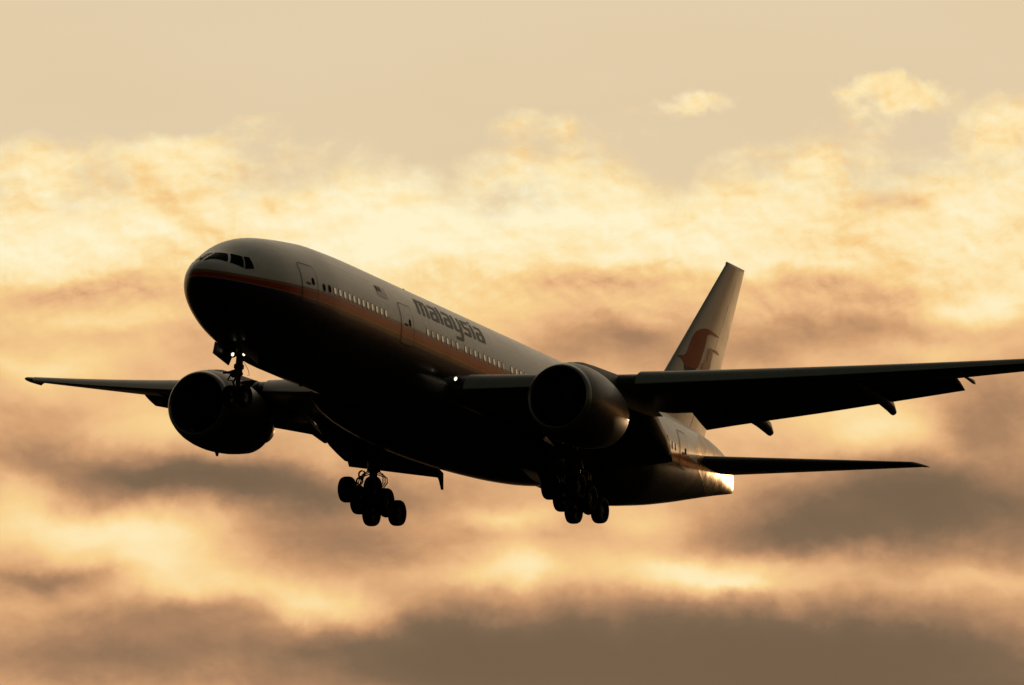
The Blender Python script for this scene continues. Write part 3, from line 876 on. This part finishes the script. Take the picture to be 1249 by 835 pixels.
# landing gear --------------------------------------------------------
def wheel(parent, c, r, w):
    mb = MB()
    k = w / 2
    mb.revolve([(-k * .55, r * .50), (-k * .85, r * .62), (-k, r * .80), (-k * .9, r * .93), (-k * .6, r * .985), (-k * .55, r * .965), (-k * .5, r * .99), (-k * .04, r), (0, r * .98), (k * .04, r), (k * .5, r * .99),
                (k * .55, r * .965), (k * .6, r * .985), (k * .9, r * .93), (k, r * .80), (k * .85, r * .62), (k * .55, r * .50)], c, (0, 1, 0), 36)
    wh = mb.build("wheel", m_tyre, parent)
    return wh
def hub(mb, c, r, w):
    k = w / 2
    mb.revolve([(-k * .60, .02), (-k * .60, r * .2), (-k * .42, r * .24), (-k * .42, r * .42), (-k * .6, r * .50), (k * .6, r * .50), (k * .42, r * .42), (k * .42, r * .24), (k * .60, r * .2), (k * .6, .02)], c, (0, 1, 0), 24, cap0=True, cap1=True)

# nose gear
NX = 5.95
mb = MB()
mb.tube([(NX, 0, -2.6), (NX, 0, -3.9)], .17, 16)
mb.tube([(NX, 0, -3.9), (NX, 0, -3.98), (NX, 0, -4.05)], [.21, .21, .15], 16)
mb.tube([(NX, 0, -4.0), (NX + .02, 0, -5.02)], .115, 14)
mb.tube([(NX, -.42, -5.02), (NX, .42, -5.02)], .07, 12)
mb.box((NX - .02, 0, -3.62), (.34, .40, .26), bev=.04)
mb.box((NX - .06, .22, -3.98), (.22, .18, .30), bev=.03)
mb.tube([(NX, .12, -3.75), (NX - .42, .30, -3.95)], .05, 8)
mb.tube([(NX - .42, .18, -3.95), (NX - .46, .56, -3.98)], .06, 8)
mb.tube([(NX - .1, .28, -3.9), (NX - .1, .50, -4.25), (NX - .05, .18, -4.32)], .05, 8)
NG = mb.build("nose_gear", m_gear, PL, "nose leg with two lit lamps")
mb = MB(); mb.tube([(NX + .12, 0, -3.3), (NX + 1.75, 0, -2.75)], .08, 10); mb.tube([(NX + .12, .2, -3.25), (NX + 1.7, .38, -2.7)], .05, 8); mb.tube([(NX + .12, -.2, -3.25), (NX + 1.7, -.38, -2.7)], .05, 8); mb.build("drag_brace", m_gear, NG)
mb = MB(); mb.tube([(NX - .14, .0, -4.05), (NX - .48, 0, -4.45), (NX - .1, 0, -4.88)], .055, 8); mb.build("torque_link", m_gear, NG)
mb = MB(); mb.tube([(NX + .1, -.2, -3.4), (NX + .12, -.42, -3.75), (NX + .12, -.50, -4.0), (NX + .12, -.40, -4.02)], .012, 6); mb.build("hose", m_dark, NG)
for sy in (-.28, .28):
    wheel(NG, (NX + .02, sy * 1.35, -5.02), .53, .38)
    mb = MB(); hub(mb, (NX + .02, sy * 1.35, -5.02), .53, .38); mb.build("wheel_hub", m_gear, NG)
    mb = MB(); mb.revolve([(-.02, .0), (-.015, .045), (0, .085)], (NX - .14, sy * 1.05, -3.06), (1, 0, 0), 18)
    mb.build("taxi_light", m_lamp, NG)
    mb = MB(); mb.revolve([(0, .088), (-.09, .11), (-.09, .15), (.02, .16), (.10, .13), (.16, .06)], (NX - .14, sy * 1.05, -3.06), (1, 0, 0), 18, cap1=True)
    mb.tube([(NX, 0, -3.1), (NX - .05, sy * 1.05, -3.06)], .035, 8)
    mb.build("lamp_housing", m_dark, NG)
for sy in (-1, 1):
    mb = MB()
    y0, y1 = .58 * sy, .74 * sy
    mb.prism([(4.55, y0, -2.70), (6.45, y0, -2.86), (6.35, y1, -3.46), (4.72, y1, -3.20)], (0, .05 * sy, 0))
    mb.build("belly_shade_plate", m_body, NG)

# main gear
def main_gear(side):
    gx, gy, gz = 31.71, 5.49 * side, -5.27
    mb = MB()
    mb.tube([(gx - .35, gy + .1 * side, -1.6), (gx - .08, gy, -3.6)], .30, 20)
    mb.tube([(gx - .08, gy, -3.6), (gx - .07, gy, -3.8)], [.34, .34], 20)
    mb.tube([(gx - .07, gy, -3.8), (gx, gy, -5.2)], .21, 18)
    mb.tube([(gx - .6, gy, -4.35), (gx - .05, gy, -4.2)], .10, 10)
    mb.box((gx, gy, -5.15), (.6, .5, .5), bev=.12)
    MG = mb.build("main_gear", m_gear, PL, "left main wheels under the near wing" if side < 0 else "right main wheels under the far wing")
    a = R(13.5)
    mb = MB()
    f = lambda s: (gx + s * math.cos(a), gy, gz - s * math.sin(a))
    mb.tube([f(-1.75), f(-1.5), f(1.5), f(1.75)], [.12, .19, .19, .12], 16)
    mb.build("bogie_beam", m_gear, MG)
    for s in (-1.46, 0, 1.46):
        c0 = Vector(f(s))
        mb = MB(); mb.tube([c0 + Vector((0, -.75, 0)), c0 + Vector((0, .75, 0))], .10, 12); mb.build("axle", m_gear, MG)
        for sy in (-.70, .70):
            c1 = c0 + Vector((0, sy, 0))
            wheel(MG, c1, .645, .52)
            mb = MB(); hub(mb, c1, .645, .52); mb.build("wheel_hub", m_dark, MG)
    mb = MB()
    mb.tube([(gx - .1, gy - .1 * side, -3.4), (gx - .1, gy - 2.3 * side, -2.3)], .13, 12)
    mb.tube([(gx - .1, gy - .1 * side, -3.2), (gx + 2.3, gy - .9 * side, -2.2)], .12, 12)
    mb.build("side_brace", m_gear, MG)
    mb = MB(); mb.tube([(gx + .2, gy, -3.9), (gx + .75, gy, -4.5), (gx + .25, gy, -5.0)], .08, 8); mb.build("torque_link", m_gear, MG)
    mb = MB()
    for k in range(3):
        dy = (.28 + .12 * k)
        for s_ in (-1, 1):
            mb.tube([(gx - .15, gy + s_ * .2, -3.75 - .1 * k), (gx - .15, gy + s_ * (dy + .28), -3.95 - .1 * k), (gx - .2, gy + s_ * (dy + .34), -4.4), (gx - .3, gy + s_ * (dy + .1), -4.8)], .03, 6)
    for q in range(2):
        cy = gy + .42 * side + .1 * q * side; cz = -4.0 - .34 * q
        mb.tube([(gx - .5, cy + .17 * math.cos(a_), cz + .17 * math.sin(a_)) for a_ in [2 * math.pi * k / 12 for k in range(13)]], .045, 6)
    mb.box((gx - .5, gy + .45 * side, -4.18), (.2, .26, .16), bev=.03)
    mb.build("hose", m_dark, MG)
    # door on the leg
    mb = MB()
    mb.prism([(gx - 1.5, gy + .85 * side, -1.9), (gx + 1.5, gy + .85 * side, -1.9), (gx + 1.1, gy + .62 * side, -3.3), (gx - 1.1, gy + .62 * side, -3.3)], (0, .06 * side, .01))
    mb.build("belly_shade_plate", m_fair, MG)
    mb = MB()
    mb.box((gx - .9, gy - 1.2 * side, -3.30), (1.4, 1.6, .06), bev=.02)
    mb.build("belly_shade_plate", m_fair, MG)
main_gear(-1); main_gear(1)
mb = MB(); mb.prism([(30.6, -2.75, -3.72), (33.0, -2.75, -3.72), (32.6, -3.25, -4.42), (31.5, -3.15, -4.30)], (0, .05, .02))  # dark plate added to stand for the fuselage's shadow, not a door
mb.build("belly_shade_plate", m_tyre, PL)
